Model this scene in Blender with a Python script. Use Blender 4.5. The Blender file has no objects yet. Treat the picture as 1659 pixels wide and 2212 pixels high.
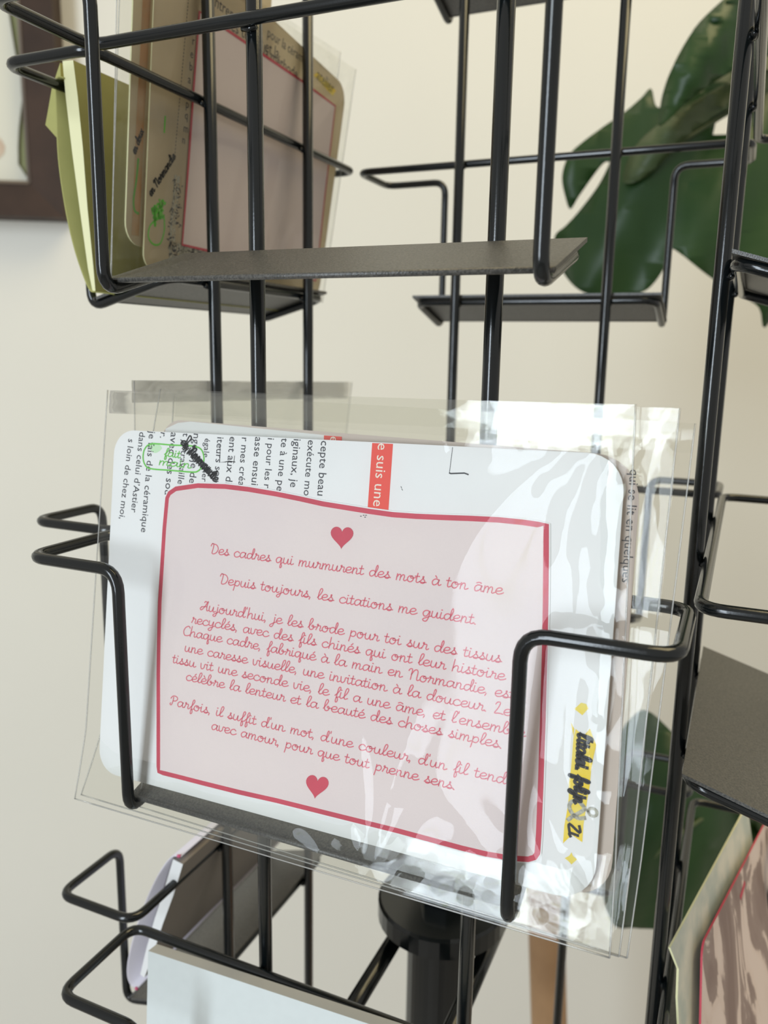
import bpy, bmesh, math, random
from mathutils import Vector, Matrix, noise
from mathutils.geometry import tessellate_polygon

C = bpy.context.scene.collection
SC = bpy.context.scene

# ------------------------------------------------------------------ frame of reference
# The rack is a square tower; its side is 1 unit = U metres.  Local x runs along the front
# panel to the right, y goes back, z up; (0, 0) is the front-left corner of the tower.
U = 0.172
H0 = 1.45


def W(p):
    return Vector(((p[0] - 0.5) * U, (p[1] - 0.5) * U, H0 + p[2] * U))


# ------------------------------------------------------------------ camera
F_PX = 1757.16
YAW, PIT, ROL = 0.4138, 0.1941, 0.0173
CAM = Vector((1.04341, -1.15254, -0.22240))
_f = Vector((-math.sin(YAW) * math.cos(PIT), math.cos(YAW) * math.cos(PIT), -math.sin(PIT)))
_r0 = Vector((math.cos(YAW), math.sin(YAW), 0))
_u0 = _r0.cross(_f)
_r = _r0 * math.cos(ROL) + _u0 * math.sin(ROL)
_u = -_r0 * math.sin(ROL) + _u0 * math.cos(ROL)
cd = bpy.data.cameras.new('camera')
cam = bpy.data.objects.new('camera', cd)
C.objects.link(cam)
m3 = Matrix((_r, _u, -_f)).transposed()
cam.matrix_world = Matrix.Translation(W(CAM)) @ m3.to_4x4()
cd.sensor_fit = 'VERTICAL'
cd.sensor_height = 24.0
cd.sensor_width = 18.0
cd.lens = F_PX / 2212 * 24.0
cd.clip_start = 0.01
cd.clip_end = 50
cd.dof.use_dof = True
cd.dof.focus_distance = 0.205
cd.dof.aperture_fstop = 11.5
SC.camera = cam

# ------------------------------------------------------------------ light
SC.view_settings.view_transform = 'Standard'
SC.view_settings.look = 'None'
SC.view_settings.gamma = 1
SC.view_settings.use_curve_mapping = False
SC.view_settings.exposure = 0.0
SC.cycles.transparent_max_bounces = 40
SC.cycles.max_bounces = 10

wd = bpy.data.worlds.new('room_light')
SC.world = wd
wd.use_nodes = True
bg = wd.node_tree.nodes['Background']
bg.inputs[0].default_value = (1.0, 0.97, 0.90, 1)
bg.inputs[1].default_value = 0.46


def area(name, loc, target, sx, sy, power, col):
    ld = bpy.data.lights.new(name, 'AREA')
    ld.shape = 'RECTANGLE'
    ld.size, ld.size_y = sx, sy
    ld.energy = power
    ld.color = col
    o = bpy.data.objects.new(name, ld)
    C.objects.link(o)
    o.location = loc
    o.rotation_euler = (Vector(target) - Vector(loc)).to_track_quat('-Z', 'Y').to_euler()
    return o


CARD_MID = W((0.483, -0.1, -0.65))
_az, _el, _d = math.radians(11), math.radians(10), 1.9
window = area('daylight_window',
              CARD_MID + _d * Vector((-math.sin(_az) * math.cos(_el), -math.cos(_az) * math.cos(_el), math.sin(_el))),
              CARD_MID, 0.50, 1.5, 25, (0.93, 0.97, 1.0))
# added warm fill overhead right: lifts the left-pocket cards and upper wall
area('warm_fill', (0.55, 0.18, 2.75), (0.1, 0.2, 1.2), 0.9, 0.9, 12, (1.0, 0.82, 0.44))
# the window looks out on sky and garden: patches of foliage between bright sky
wl = window.data
wl.use_nodes = True
_nt = wl.node_tree
_em = _nt.nodes['Emission']
_ge = _nt.nodes.new('ShaderNodeNewGeometry')
_nz = _nt.nodes.new('ShaderNodeTexNoise')
_nz.inputs['Scale'].default_value = 4.5
_nz.inputs['Detail'].default_value = 4
_rp = _nt.nodes.new('ShaderNodeValToRGB')
_rp.color_ramp.elements[0].position = 0.31
_rp.color_ramp.elements[0].color = (0.42, 0.50, 0.24, 1)
_rp.color_ramp.elements[1].position = 0.41
_rp.color_ramp.elements[1].color = (0.97, 1.05, 1.14, 1)
_nt.links.new(_ge.outputs['Parametric'], _nz.inputs['Vector'])
_nt.links.new(_nz.outputs['Fac'], _rp.inputs['Fac'])
_nt.links.new(_rp.outputs['Color'], _em.inputs['Color'])

# ------------------------------------------------------------------ projection helpers


def ray(u, v):
    return (_f + _r * ((u - 829.5) / F_PX) - _u * ((v - 1106.0) / F_PX))


def hit(u, v, p0, n):
    d = ray(u, v)
    return CAM + d * ((Vector(p0) - CAM).dot(n) / d.dot(n))


def at(u, v, metres):
    return CAM + ray(u, v) * (metres / U)


class Frame:
    """a plane in rack units: origin o, axes ex, ez, outward normal n (towards the viewer)"""

    def __init__(s, o, ex, ez):
        s.o, s.ex, s.ez = Vector(o), Vector(ex).normalized(), Vector(ez).normalized()
        s.n = s.ex.cross(s.ez).normalized()

    def px(s, u, v):
        h = hit(u, v, s.o, s.n) - s.o
        return Vector((h.dot(s.ex), h.dot(s.ez)))

    def pt(s, ab, t=0.0):
        return s.o + s.ex * ab[0] + s.ez * ab[1] + s.n * t


# ------------------------------------------------------------------ materials
def mat(name, col, rough=0.6, metal=0.0, spec=0.5, noise_amt=0.0, noise_scale=200, bump=0.0, bump_scale=900,
        translucent=0.0, col2=None):
    m = bpy.data.materials.new(name)
    m.use_nodes = True
    nt = m.node_tree
    b = nt.nodes['Principled BSDF']
    b.inputs['Base Color'].default_value = (*col, 1)
    b.inputs['Roughness'].default_value = rough
    b.inputs['Metallic'].default_value = metal
    b.inputs['Specular IOR Level'].default_value = spec
    if noise_amt or col2 or bump:
        tc = nt.nodes.new('ShaderNodeTexCoord')
    if noise_amt or col2:
        nz = nt.nodes.new('ShaderNodeTexNoise')
        nz.inputs['Scale'].default_value = noise_scale
        nz.inputs['Detail'].default_value = 5
        nt.links.new(tc.outputs['Object'], nz.inputs['Vector'])
        mx = nt.nodes.new('ShaderNodeMix')
        mx.data_type = 'RGBA'
        c2 = col2 or tuple(max(0, c * (1 - noise_amt)) for c in col)
        mx.inputs[6].default_value = (*col, 1)
        mx.inputs[7].default_value = (*c2, 1)
        rp = nt.nodes.new('ShaderNodeValToRGB')
        rp.color_ramp.elements[0].position = 0.38
        rp.color_ramp.elements[1].position = 0.64
        nt.links.new(nz.outputs['Fac'], rp.inputs['Fac'])
        nt.links.new(rp.outputs['Color'], mx.inputs[0])
        nt.links.new(mx.outputs[2], b.inputs['Base Color'])
    if bump:
        n2 = nt.nodes.new('ShaderNodeTexNoise')
        n2.inputs['Scale'].default_value = bump_scale
        nt.links.new(tc.outputs['Object'], n2.inputs['Vector'])
        bp = nt.nodes.new('ShaderNodeBump')
        bp.inputs['Strength'].default_value = bump
        bp.inputs['Distance'].default_value = 0.0006
        nt.links.new(n2.outputs['Fac'], bp.inputs['Height'])
        nt.links.new(bp.outputs['Normal'], b.inputs['Normal'])
    if translucent:
        tr = nt.nodes.new('ShaderNodeBsdfTranslucent')
        tr.inputs['Color'].default_value = (*col, 1)
        ms = nt.nodes.new('ShaderNodeMixShader')
        ms.inputs[0].default_value = translucent
        out = nt.nodes['Material Output']
        nt.links.new(b.outputs[0], ms.inputs[1])
        nt.links.new(tr.outputs[0], ms.inputs[2])
        nt.links.new(ms.outputs[0], out.inputs['Surface'])
    return m


def film(name, tint=0.988, strength=0.42, rough=0.02, haze=0.012):
    m = bpy.data.materials.new(name)
    m.use_nodes = True
    nt = m.node_tree
    nt.nodes.remove(nt.nodes['Principled BSDF'])
    out = nt.nodes['Material Output']
    tr = nt.nodes.new('ShaderNodeBsdfTransparent')
    tr.inputs[0].default_value = (tint, tint, tint * 0.99, 1)
    gl = nt.nodes.new('ShaderNodeBsdfGlossy')
    gl.inputs['Roughness'].default_value = rough
    fr = nt.nodes.new('ShaderNodeFresnel')
    fr.inputs['IOR'].default_value = 1.5
    mu = nt.nodes.new('ShaderNodeMath')
    mu.operation = 'MULTIPLY'
    mu.use_clamp = True
    mu.inputs[1].default_value = strength
    nt.links.new(fr.outputs[0], mu.inputs[0])
    df = nt.nodes.new('ShaderNodeBsdfDiffuse')
    df.inputs[0].default_value = (0.9, 0.9, 0.88, 1)
    m0 = nt.nodes.new('ShaderNodeMixShader')
    m0.inputs[0].default_value = haze
    nt.links.new(tr.outputs[0], m0.inputs[1])
    nt.links.new(df.outputs[0], m0.inputs[2])
    m1 = nt.nodes.new('ShaderNodeMixShader')
    nt.links.new(mu.outputs[0], m1.inputs[0])
    nt.links.new(m0.outputs[0], m1.inputs[1])
    nt.links.new(gl.outputs[0], m1.inputs[2])
    nt.links.new(m1.outputs[0], out.inputs['Surface'])
    return m


M = {}
M['wall'] = mat('painted_plaster', (0.85, 0.83, 0.755), 0.9, noise_amt=0.03, noise_scale=3, bump=0.15, bump_scale=120)
M['floor'] = mat('grey_floor', (0.45, 0.43, 0.40), 0.7, noise_amt=0.15, noise_scale=12)
M['wire'] = mat('black_powder_coat', (0.004, 0.006, 0.007), 0.16, spec=0.6, bump=0.02, bump_scale=1800)
M['plate'] = mat('dusty_black_sheet', (0.040, 0.040, 0.037), 0.42, spec=0.8, col2=(0.105, 0.10, 0.09), noise_scale=1800,
                 bump=0.25, bump_scale=2600)
M['paper'] = mat('white_card', (0.83, 0.83, 0.82), 0.7, noise_amt=0.02, noise_scale=60)
M['paper_edge'] = mat('warm_card', (0.66, 0.56, 0.50), 0.75)
M['pink'] = mat('pale_pink_paper', (0.86, 0.755, 0.73), 0.75, col2=(0.82, 0.72, 0.71), noise_scale=22, bump=0.12, bump_scale=2200, translucent=0.12)
M['red'] = mat('raspberry_ink', (0.60, 0.065, 0.105), 0.6, noise_amt=0.12, noise_scale=90)
M['rose'] = mat('rose_ink', (0.70, 0.145, 0.19), 0.7)
M['black'] = mat('dark_ink', (0.045, 0.045, 0.055), 0.6)
M['marker'] = mat('black_marker', (0.012, 0.012, 0.014), 0.5)
M['green'] = mat('green_marker', (0.14, 0.56, 0.07), 0.6)
M['greenwash'] = mat('green_smudge', (0.55, 0.78, 0.50), 0.6)
M['coral'] = mat('coral_print', (0.80, 0.085, 0.06), 0.6)
M['cream_ink'] = mat('cream_print', (0.86, 0.80, 0.68), 0.6)
M['yellow'] = mat('yellow_highlighter', (0.86, 0.62, 0.03), 0.6, col2=(0.84, 0.70, 0.16), noise_scale=160)
M['pencil'] = mat('grey_pencil', (0.30, 0.29, 0.24), 0.7, col2=(0.55, 0.54, 0.44), noise_scale=1400)
M['film'] = film('clear_cellophane')
M['film_thin'] = film('clear_cellophane_back', 0.988, 0.75, 0.03, 0.008)
M['film_grey'] = film('cellophane_seam', 0.98, 1.2, 0.08, 0.30)
M['leaf'] = mat('monstera_leaf', (0.018, 0.058, 0.014), 0.38, spec=0.45, col2=(0.035, 0.085, 0.018), noise_scale=9, translucent=0.10)
M['leaf_pale'] = mat('pale_leaf_side', (0.10, 0.13, 0.055), 0.5, col2=(0.05, 0.09, 0.03), noise_scale=8, translucent=0.12)
M['wood_dark'] = mat('dark_stained_wood', (0.062, 0.036, 0.024), 0.6, spec=0.25, col2=(0.038, 0.023, 0.016), noise_scale=14)
M['lip'] = mat('pale_inner_lip', (0.22, 0.18, 0.15), 0.6)  # inner lip, paler than the dark rails
M['mount'] = mat('cream_deckle_paper', (0.80, 0.78, 0.66), 0.85)
M['art'] = mat('beige_wash', (0.62, 0.46, 0.34), 0.85, col2=(0.74, 0.62, 0.48), noise_scale=40)
M['art_green'] = mat('olive_backing', (0.33, 0.34, 0.16), 0.8)
M['olive'] = mat('olive_yellow_card', (0.40, 0.39, 0.13), 0.75, noise_amt=0.08, noise_scale=80)
M['lemon'] = mat('pale_lemon_paper', (0.84, 0.82, 0.50), 0.75)
M['lilac'] = mat('lilac_white_card', (0.72, 0.68, 0.74), 0.7)
M['kraft'] = mat('taupe_card', (0.26, 0.235, 0.215), 0.8)
M['magenta'] = mat('magenta_edge', (0.60, 0.10, 0.22), 0.6)
M['board'] = mat('pale_blue_grey_board', (0.70, 0.745, 0.73), 0.8, noise_amt=0.02, noise_scale=300)
M['board_edge'] = mat('grey_board_edge', (0.52, 0.52, 0.50), 0.85)
M['oak'] = mat('light_oak', (0.40, 0.235, 0.115), 0.6, col2=(0.30, 0.17, 0.08), noise_scale=20)
M['tan'] = mat('tan_paper', (0.80, 0.71, 0.53), 0.8, noise_amt=0.1, noise_scale=70, translucent=0.45)
M['orange'] = mat('orange_wash', (0.66, 0.36, 0.15), 0.8, col2=(0.62, 0.44, 0.25), noise_scale=120)
M['terracotta'] = mat('terracotta', (0.42, 0.19, 0.10), 0.8)


def pattern_mat():
    m = mat('mauve_floral_print', (0.34, 0.24, 0.21), 0.6)
    nt = m.node_tree
    b = nt.nodes['Principled BSDF']
    tc = nt.nodes.new('ShaderNodeTexCoord')
    mp = nt.nodes.new('ShaderNodeMapping')
    mp.inputs['Scale'].default_value = (1, 1.5, 0.8)
    nt.links.new(tc.outputs['Object'], mp.inputs[0])
    nz = nt.nodes.new('ShaderNodeTexNoise')
    nz.inputs['Scale'].default_value = 26
    nz.inputs['Detail'].default_value = 6
    nz.inputs['Distortion'].default_value = 1.3
    nt.links.new(mp.outputs[0], nz.inputs['Vector'])
    rp = nt.nodes.new('ShaderNodeValToRGB')
    e = rp.color_ramp.elements
    e[0].position, e[0].color = 0.40, (0.27, 0.19, 0.17, 1)
    e[1].position, e[1].color = 0.62, (0.80, 0.67, 0.62, 1)
    k = e.new(0.515)
    k.color = (0.36, 0.27, 0.245, 1)
    k = e.new(0.535)
    k.color = (0.76, 0.62, 0.56, 1)
    nt.links.new(nz.outputs['Fac'], rp.inputs['Fac'])
    nt.links.new(rp.outputs[0], b.inputs['Base Color'])
    return m


M['floral'] = pattern_mat()
M['sage'] = mat('pale_sage_print', (0.82, 0.80, 0.68), 0.7, col2=(0.55, 0.61, 0.55), noise_scale=70)

# ------------------------------------------------------------------ object helpers


def tag(o, label, cat, group=None, kind=None):
    if label:
        o['label'] = label
    if cat:
        o['category'] = cat
    if group:
        o['group'] = group
    if kind:
        o['kind'] = kind
    return o


def thing(name, p_world, label, cat, group=None):
    o = bpy.data.objects.new(name, None)
    o.empty_display_size = 0.01
    C.objects.link(o)
    o.location = p_world
    return tag(o, label, cat, group)


_world_loc = {}


class MB:
    """collects faces (rack units) with material slots; build() makes one mesh object"""

    def __init__(s):
        s.v, s.f, s.mi, s.mats, s.sm = [], [], [], [], []

    def slot(s, m):
        if m not in s.mats:
            s.mats.append(m)
        return s.mats.index(m)

    def add(s, verts, faces, m, smooth=False):
        k = len(s.v)
        s.v += [Vector(x) for x in verts]
        i = s.slot(m)
        for f in faces:
            s.f.append([a + k for a in f])
            s.mi.append(i)
            s.sm.append(smooth)

    def build(s, name, parent=None, origin=None, raw=False, solidify=0):
        vs = s.v if raw else [W(x) for x in s.v]
        if origin is None:
            lo = Vector((min(x[i] for x in vs) for i in range(3)))
            hi = Vector((max(x[i] for x in vs) for i in range(3)))
            origin = Vector(((lo.x + hi.x) / 2, (lo.y + hi.y) / 2, lo.z))
        me = bpy.data.meshes.new(name)
        me.from_pydata([x - origin for x in vs], [], s.f)
        for m in s.mats:
            me.materials.append(m)
        me.polygons.foreach_set('material_index', s.mi)
        me.polygons.foreach_set('use_smooth', s.sm)
        me.update()
        o = bpy.data.objects.new(name, me)
        C.objects.link(o)
        _world_loc[o.name] = origin
        if parent is not None:
            o.parent = parent
            pl = _world_loc.get(parent.name, Vector(parent.location))
            o.location = origin - pl
        else:
            o.location = origin
        if solidify:
            md = o.modifiers.new('thickness', 'SOLIDIFY')
            md.thickness = solidify
            md.offset = 0
        return o


def round_path(pts, r, closed, seg=6):
    pts = [Vector(p) for p in pts]
    n = len(pts)
    out = []
    for i, p in enumerate(pts):
        if not closed and i in (0, n - 1):
            out.append(p)
            continue
        a, b = pts[i - 1] - p, pts[(i + 1) % n] - p
        la, lb = a.length, b.length
        a, b = a / la, b / lb
        rr = min(r, la * 0.48, lb * 0.48)
        pa, pb = p + a * rr, p + b * rr
        for k in range(seg + 1):
            t = k / seg
            out.append(pa * (1 - t) ** 2 + p * 2 * t * (1 - t) + pb * t * t)
    return out


def sweep(mb, path, rad, m, closed=False, n=12):
    pts = [Vector(p) for p in path]
    N = len(pts)
    tang = []
    for i in range(N):
        if closed:
            t = pts[(i + 1) % N] - pts[i - 1]
        else:
            t = pts[min(i + 1, N - 1)] - pts[max(i - 1, 0)]
        tang.append(t.normalized())
    ref = Vector((0, 0, 1)) if abs(tang[0].z) < 0.9 else Vector((1, 0, 0))
    nrm = (ref - tang[0] * ref.dot(tang[0])).normalized()
    rings = []
    for i in range(N):
        nrm = (nrm - tang[i] * nrm.dot(tang[i])).normalized()
        bn = tang[i].cross(nrm)
        R = rad[i] if isinstance(rad, (list, tuple)) else rad
        rings.append([pts[i] + (nrm * math.cos(2 * math.pi * k / n) + bn * math.sin(2 * math.pi * k / n)) * R for k in range(n)])
    if closed:
        # align the seam
        best, bs = 0, 1e9
        for s in range(n):
            d = (rings[-1][s] - rings[0][0]).length
            if d < bs:
                best, bs = s, d
    V = [v for r in rings for v in r]
    Fc = []
    for i in range(N - 1):
        for k in range(n):
            Fc.append((i * n + k, i * n + (k + 1) % n, (i + 1) * n + (k + 1) % n, (i + 1) * n + k))
    if closed:
        for k in range(n):
            Fc.append(((N - 1) * n + (k + best) % n, (N - 1) * n + (k + 1 + best) % n, (k + 1) % n, k))
    else:
        Fc.append(tuple(range(n - 1, -1, -1)))
        Fc.append(tuple((N - 1) * n + k for k in range(n)))
    mb.add(V, Fc, m, True)


def box8(mb, c, m):
    """c: 8 corners, bottom 4 (ccw) then top 4"""
    mb.add(c, [(3, 2, 1, 0), (4, 5, 6, 7), (0, 1, 5, 4), (1, 2, 6, 5), (2, 3, 7, 6), (3, 0, 4, 7)], m)


def prism(mb, fr, poly, t0, t1, m_front, m_side=None, m_back=None):
    """poly: 2-D outline (counter-clockwise seen from the front) between offsets t0 < t1"""
    n = len(poly)
    tri = tessellate_polygon([[Vector((p[0], p[1], 0)) for p in poly]])
    area2 = sum(poly[i][0] * poly[(i + 1) % n][1] - poly[(i + 1) % n][0] * poly[i][1] for i in range(n))
    if area2 < 0:
        poly = list(reversed(poly))
    front = [fr.pt(p, t1) for p in poly]
    back = [fr.pt(p, t0) for p in poly]
    mb.add(front, [tuple(range(n))], m_front)
    mb.add(back, [tuple(range(n - 1, -1, -1))], m_back or m_front)
    k = front + back
    mb.add(k, [(i, n + i, n + (i + 1) % n, (i + 1) % n) for i in range(n)], m_side or m_front)


def flat(mb, fr, poly, t, m):
    n = len(poly)
    a2 = sum(poly[i][0] * poly[(i + 1) % n][1] - poly[(i + 1) % n][0] * poly[i][1] for i in range(n))
    if a2 < 0:
        poly = list(reversed(poly))
    tri = tessellate_polygon([[Vector((p[0], p[1], 0)) for p in poly]])
    fs = []
    for a, b, c in tri:
        A, B, D = poly[a], poly[b], poly[c]
        s = (B[0] - A[0]) * (D[1] - A[1]) - (D[0] - A[0]) * (B[1] - A[1])
        fs.append((a, b, c) if s > 0 else (a, c, b))
    mb.add([fr.pt(p, t) for p in poly], fs, m)


def rounded(corners, radii, seg=8):
    n = len(corners)
    out = []
    for i in range(n):
        p = Vector(corners[i])
        a, b = Vector(corners[i - 1]) - p, Vector(corners[(i + 1) % n]) - p
        r = radii[i] if isinstance(radii, (list, tuple)) else radii
        a, b = a.normalized(), b.normalized()
        pa, pb = p + a * r, p + b * r
        for k in range(seg + 1):
            t = k / seg
            # circle-like conic
            w = 0.72
            c0, c1, c2 = (1 - t) ** 2, 2 * t * (1 - t) * w, t * t
            out.append((pa * c0 + p * c1 + pb * c2) / (c0 + c1 + c2))
    return out


def catmull(pts, seg=6, closed=False):
    pts = [Vector(p) for p in pts]
    n = len(pts)
    if n < 3:
        return pts
    out = []
    rng = n if closed else n - 1
    for i in range(rng):
        if closed:
            p0, p1, p2, p3 = pts[i - 1], pts[i], pts[(i + 1) % n], pts[(i + 2) % n]
        else:
            p0, p1, p2, p3 = pts[max(i - 1, 0)], pts[i], pts[i + 1], pts[min(i + 2, n - 1)]
        for k in range(seg):
            t = k / seg
            out.append(0.5 * ((2 * p1) + (p2 - p0) * t + (2 * p0 - 5 * p1 + 4 * p2 - p3) * t * t + (3 * p1 - p0 - 3 * p2 + p3) * t ** 3))
    if not closed:
        out.append(pts[-1])
    return out


def stroke(mb, fr, pts, w, t, m, closed=False):
    """flat pen line of width w lying on the frame at offset t"""
    P = [Vector((p[0], p[1])) for p in pts]
    Q = [P[0]]
    for p in P[1:]:
        if (p - Q[-1]).length > 1e-6:
            Q.append(p)
    P = Q
    n = len(P)
    if n < 2:
        return
    V = []
    for i in range(n):
        if closed:
            d = P[(i + 1) % n] - P[i - 1]
        else:
            d = P[min(i + 1, n - 1)] - P[max(i - 1, 0)]
        if d.length < 1e-9:
            d = Vector((1, 0))
        d.normalize()
        q = Vector((-d.y, d.x)) * (w / 2)
        e = d * (w * 0.4) if not closed else d * 0
        s = -1 if i == 0 else (1 if i == n - 1 else 0)
        V += [fr.pt(P[i] + e * s + q, t), fr.pt(P[i] + e * s - q, t)]
    Fc = [(2 * i, 2 * i + 1, 2 * i + 3, 2 * i + 2) for i in range(n - 1)]
    if closed:
        Fc.append((2 * n - 2, 2 * n - 1, 1, 0))
    mb.add(V, Fc, m)


# ------------------------------------------------------------------ hand-written alphabet (single pen strokes)
# x-height 1, baseline 0; each glyph: (advance, [strokes]); a one-point stroke is a dot
G = {
    'a': (.92, [[(.72, .8), (.5, 1), (.2, .88), (.05, .45), (.2, .02), (.48, .15), (.7, .62), (.74, .98), (.68, .4), (.78, .04), (1.0, .2)]]),
    'b': (.88, [[(0, .3), (.3, 1.05), (.45, 1.65), (.32, 1.92), (.17, 1.6), (.1, .6), (.22, .04), (.5, .06), (.66, .5), (.5, .8), (.42, .58), (.6, .48), (.92, .6)]]),
    'c': (.78, [[(.7, .78), (.5, 1), (.2, .85), (.05, .45), (.2, .05), (.5, .02), (.82, .28)]]),
    'd': (.95, [[(.7, .72), (.5, .96), (.2, .88), (.05, .45), (.2, .02), (.48, .14), (.75, .8), (.88, 1.6), (.79, 1.9), (.69, 1.5), (.67, .4), (.78, .03), (1.0, .2)]]),
    'e': (.76, [[(.06, .42), (.48, .52), (.65, .8), (.45, 1), (.18, .85), (.05, .4), (.25, .02), (.55, .08), (.82, .3)]]),
    'f': (.56, [[(.08, .35), (.4, .95), (.6, 1.6), (.5, 1.9), (.36, 1.6), (.28, .5), (.2, -.5), (.28, -.78), (.42, -.5), (.38, -.05), (.28, .06), (.6, .22)]]),
    'g': (.88, [[(.7, .8), (.5, 1), (.2, .9), (.05, .5), (.2, .05), (.5, .2), (.72, .95), (.68, 0), (.5, -.7), (.2, -.72), (.15, -.42), (.6, -.05), (.95, .22)]]),
    'h': (.9, [[(.18, 1.9), (.13, 1), (.08, 0)], [(.1, .4), (.3, .85), (.53, .95), (.63, .7), (.6, .2), (.72, .02), (.95, .22)]]),
    'i': (.42, [[(.12, 1), (.08, .3), (.2, .02), (.45, .22)], [(.15, 1.42)]]),
    'j': (.5, [[(.3, 1), (.26, 0), (.08, -.68), (-.16, -.66), (-.16, -.4), (.2, -.05), (.52, .22)], [(.33, 1.42)]]),
    'l': (.5, [[(.05, .3), (.36, 1), (.5, 1.65), (.38, 1.9), (.22, 1.6), (.12, .5), (.22, .03), (.52, .22)]]),
    'm': (1.2, [[(.12, 1), (.08, 0)], [(.1, .45), (.28, .9), (.44, .93), (.5, .65), (.46, 0)], [(.49, .45), (.67, .9), (.84, .93), (.9, .65), (.86, .2), (.97, .02), (1.22, .22)]]),
    'n': (.84, [[(.12, 1), (.08, 0)], [(.1, .45), (.28, .9), (.46, .94), (.54, .65), (.5, .2), (.62, .02), (.88, .22)]]),
    'o': (.88, [[(.52, .93), (.22, .9), (.05, .45), (.2, .03), (.5, .03), (.68, .5), (.55, .93), (.36, .8), (.48, .6), (.94, .78)]]),
    'p': (.82, [[(.16, 1), (.12, 0), (.04, -.8)], [(.14, .55), (.35, .93), (.6, .9), (.7, .5), (.5, .08), (.18, .12)]]),
    'q': (.9, [[(.7, .8), (.5, 1), (.2, .9), (.05, .5), (.2, .05), (.5, .2), (.72, .95), (.62, -.45), (.68, -.78), (.82, -.5), (.72, -.05), (.95, .22)]]),
    'r': (.72, [[(.05, .1), (.26, .95), (.2, 1.1), (.14, .96), (.3, .84), (.54, .82), (.5, .22), (.6, .02), (.78, .2)]]),
    's': (.66, [[(0, .2), (.28, .7), (.38, 1.08), (.28, 1.06), (.34, .75), (.54, .38), (.44, .04), (.2, .02), (.12, .16), (.35, .14), (.7, .22)]]),
    't': (.5, [[(.2, 1.5), (.13, .3), (.26, .02), (.52, .22)], [(-.04, 1), (.42, 1.03)]]),
    'u': (.88, [[(.1, 1), (.07, .3), (.24, .02), (.48, .2), (.62, .95), (.6, .25), (.72, .02), (.94, .22)]]),
    'v': (.78, [[(.06, 1), (.1, .3), (.26, .02), (.5, .3), (.58, .95), (.86, .86)]]),
    'x': (.7, [[(.05, .95), (.35, .5), (.62, .04)], [(.6, .98), (.05, .02)]]),
    'y': (.86, [[(.1, 1), (.08, .4), (.24, .15), (.5, .3), (.64, .98), (.6, 0), (.4, -.7), (.12, -.7), (.12, -.42), (.55, -.05), (.9, .22)]]),
    'z': (.8, [[(.1, .95), (.6, .95), (.1, .05), (.7, .05)]]),
    'D': (1.08, [[(-.02, 1.35), (.06, 1.72), (.3, 1.75), (.3, 1), (.24, .05), (.7, .15), (.98, .9), (.72, 1.62), (.1, 1.82)]]),
    'A': (1.05, [[(.12, .62), (-.06, .3), (.1, .04), (.42, .55), (.75, 1.5), (.5, 1.7), (.42, 1.45)], [(.75, 1.5), (.9, 1.75), (.78, .9), (.84, .06), (1.08, .2)], [(.1, .62), (.45, .72), (.8, .78)]]),
    'C': (.92, [[(.85, 1.5), (.62, 1.8), (.22, 1.45), (.05, .7), (.25, .05), (.65, .05), (.98, .3)]]),
    'N': (1.22, [[(-.02, 1.4), (.1, 1.72), (.32, 1.7), (.32, .9), (.28, 0)], [(.31, .85), (.55, 1.55), (.8, 1.72), (.95, 1.35), (.92, .3), (1.02, .03), (1.25, .22)]]),
    'L': (.9, [[(.06, 1.45), (.2, 1.8), (.48, 1.75), (.34, .9), (.08, .06), (.45, .12), (.9, .08)]]),
    'P': (.98, [[(.36, 1.55), (.34, .8), (.2, .05), (0, .12), (.06, .38)], [(.02, 1.25), (.25, 1.72), (.68, 1.78), (.92, 1.4), (.72, .95), (.36, .85)]]),
    'Z': (1.0, [[(.1, 1.7), (.8, 1.75), (.1, .05), (.9, .05)]]),
    "'": (.24, [[(.12, 1.92), (.1, 1.6)]]),
    ',': (.34, [[(.14, .12), (.06, -.22)]]),
    '.': (.34, [[(.14, .04)]]),
    '-': (.5, [[(.05, .5), (.42, .5)]]),
    ' ': (.62, []),
}
ACC = {'é': ('e', [(.36, 1.22), (.52, 1.5)]), 'è': ('e', [(.28, 1.5), (.44, 1.22)]), 'à': ('a', [(.3, 1.5), (.46, 1.22)]),
       'â': ('a', [(.18, 1.28), (.4, 1.42), (.64, 1.28)])}


def hand_text(mb, fr, text, p0, p1, xh, w, t, m, slant=0.10, seg=4):
    """write text from p0 to p1 (frame coordinates of the baseline), x-height xh"""
    total = sum(G[ACC[c][0] if c in ACC else c][0] for c in text)
    p0, p1 = Vector(p0), Vector(p1)
    d = p1 - p0
    sx = d.length / total
    d.normalize()
    up = Vector((-d.y, d.x))
    x = 0.0

    def mp(q):
        return p0 + d * ((x + q[0]) * sx + q[1] * slant * xh) + up * (q[1] * xh)
    for ch in text:
        base = ACC[ch][0] if ch in ACC else ch
        adv, strokes = G[base]
        sts = list(strokes) + ([ACC[ch][1]] if ch in ACC else [])
        for s in sts:
            if len(s) == 1:
                q = s[0]
                s = [(q[0] - .04, q[1]), (q[0] + .04, q[1])]
            stroke(mb, fr, [mp(q) for q in (catmull(s, seg) if len(s) > 2 else s)], w, t, m)
        x += adv


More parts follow.
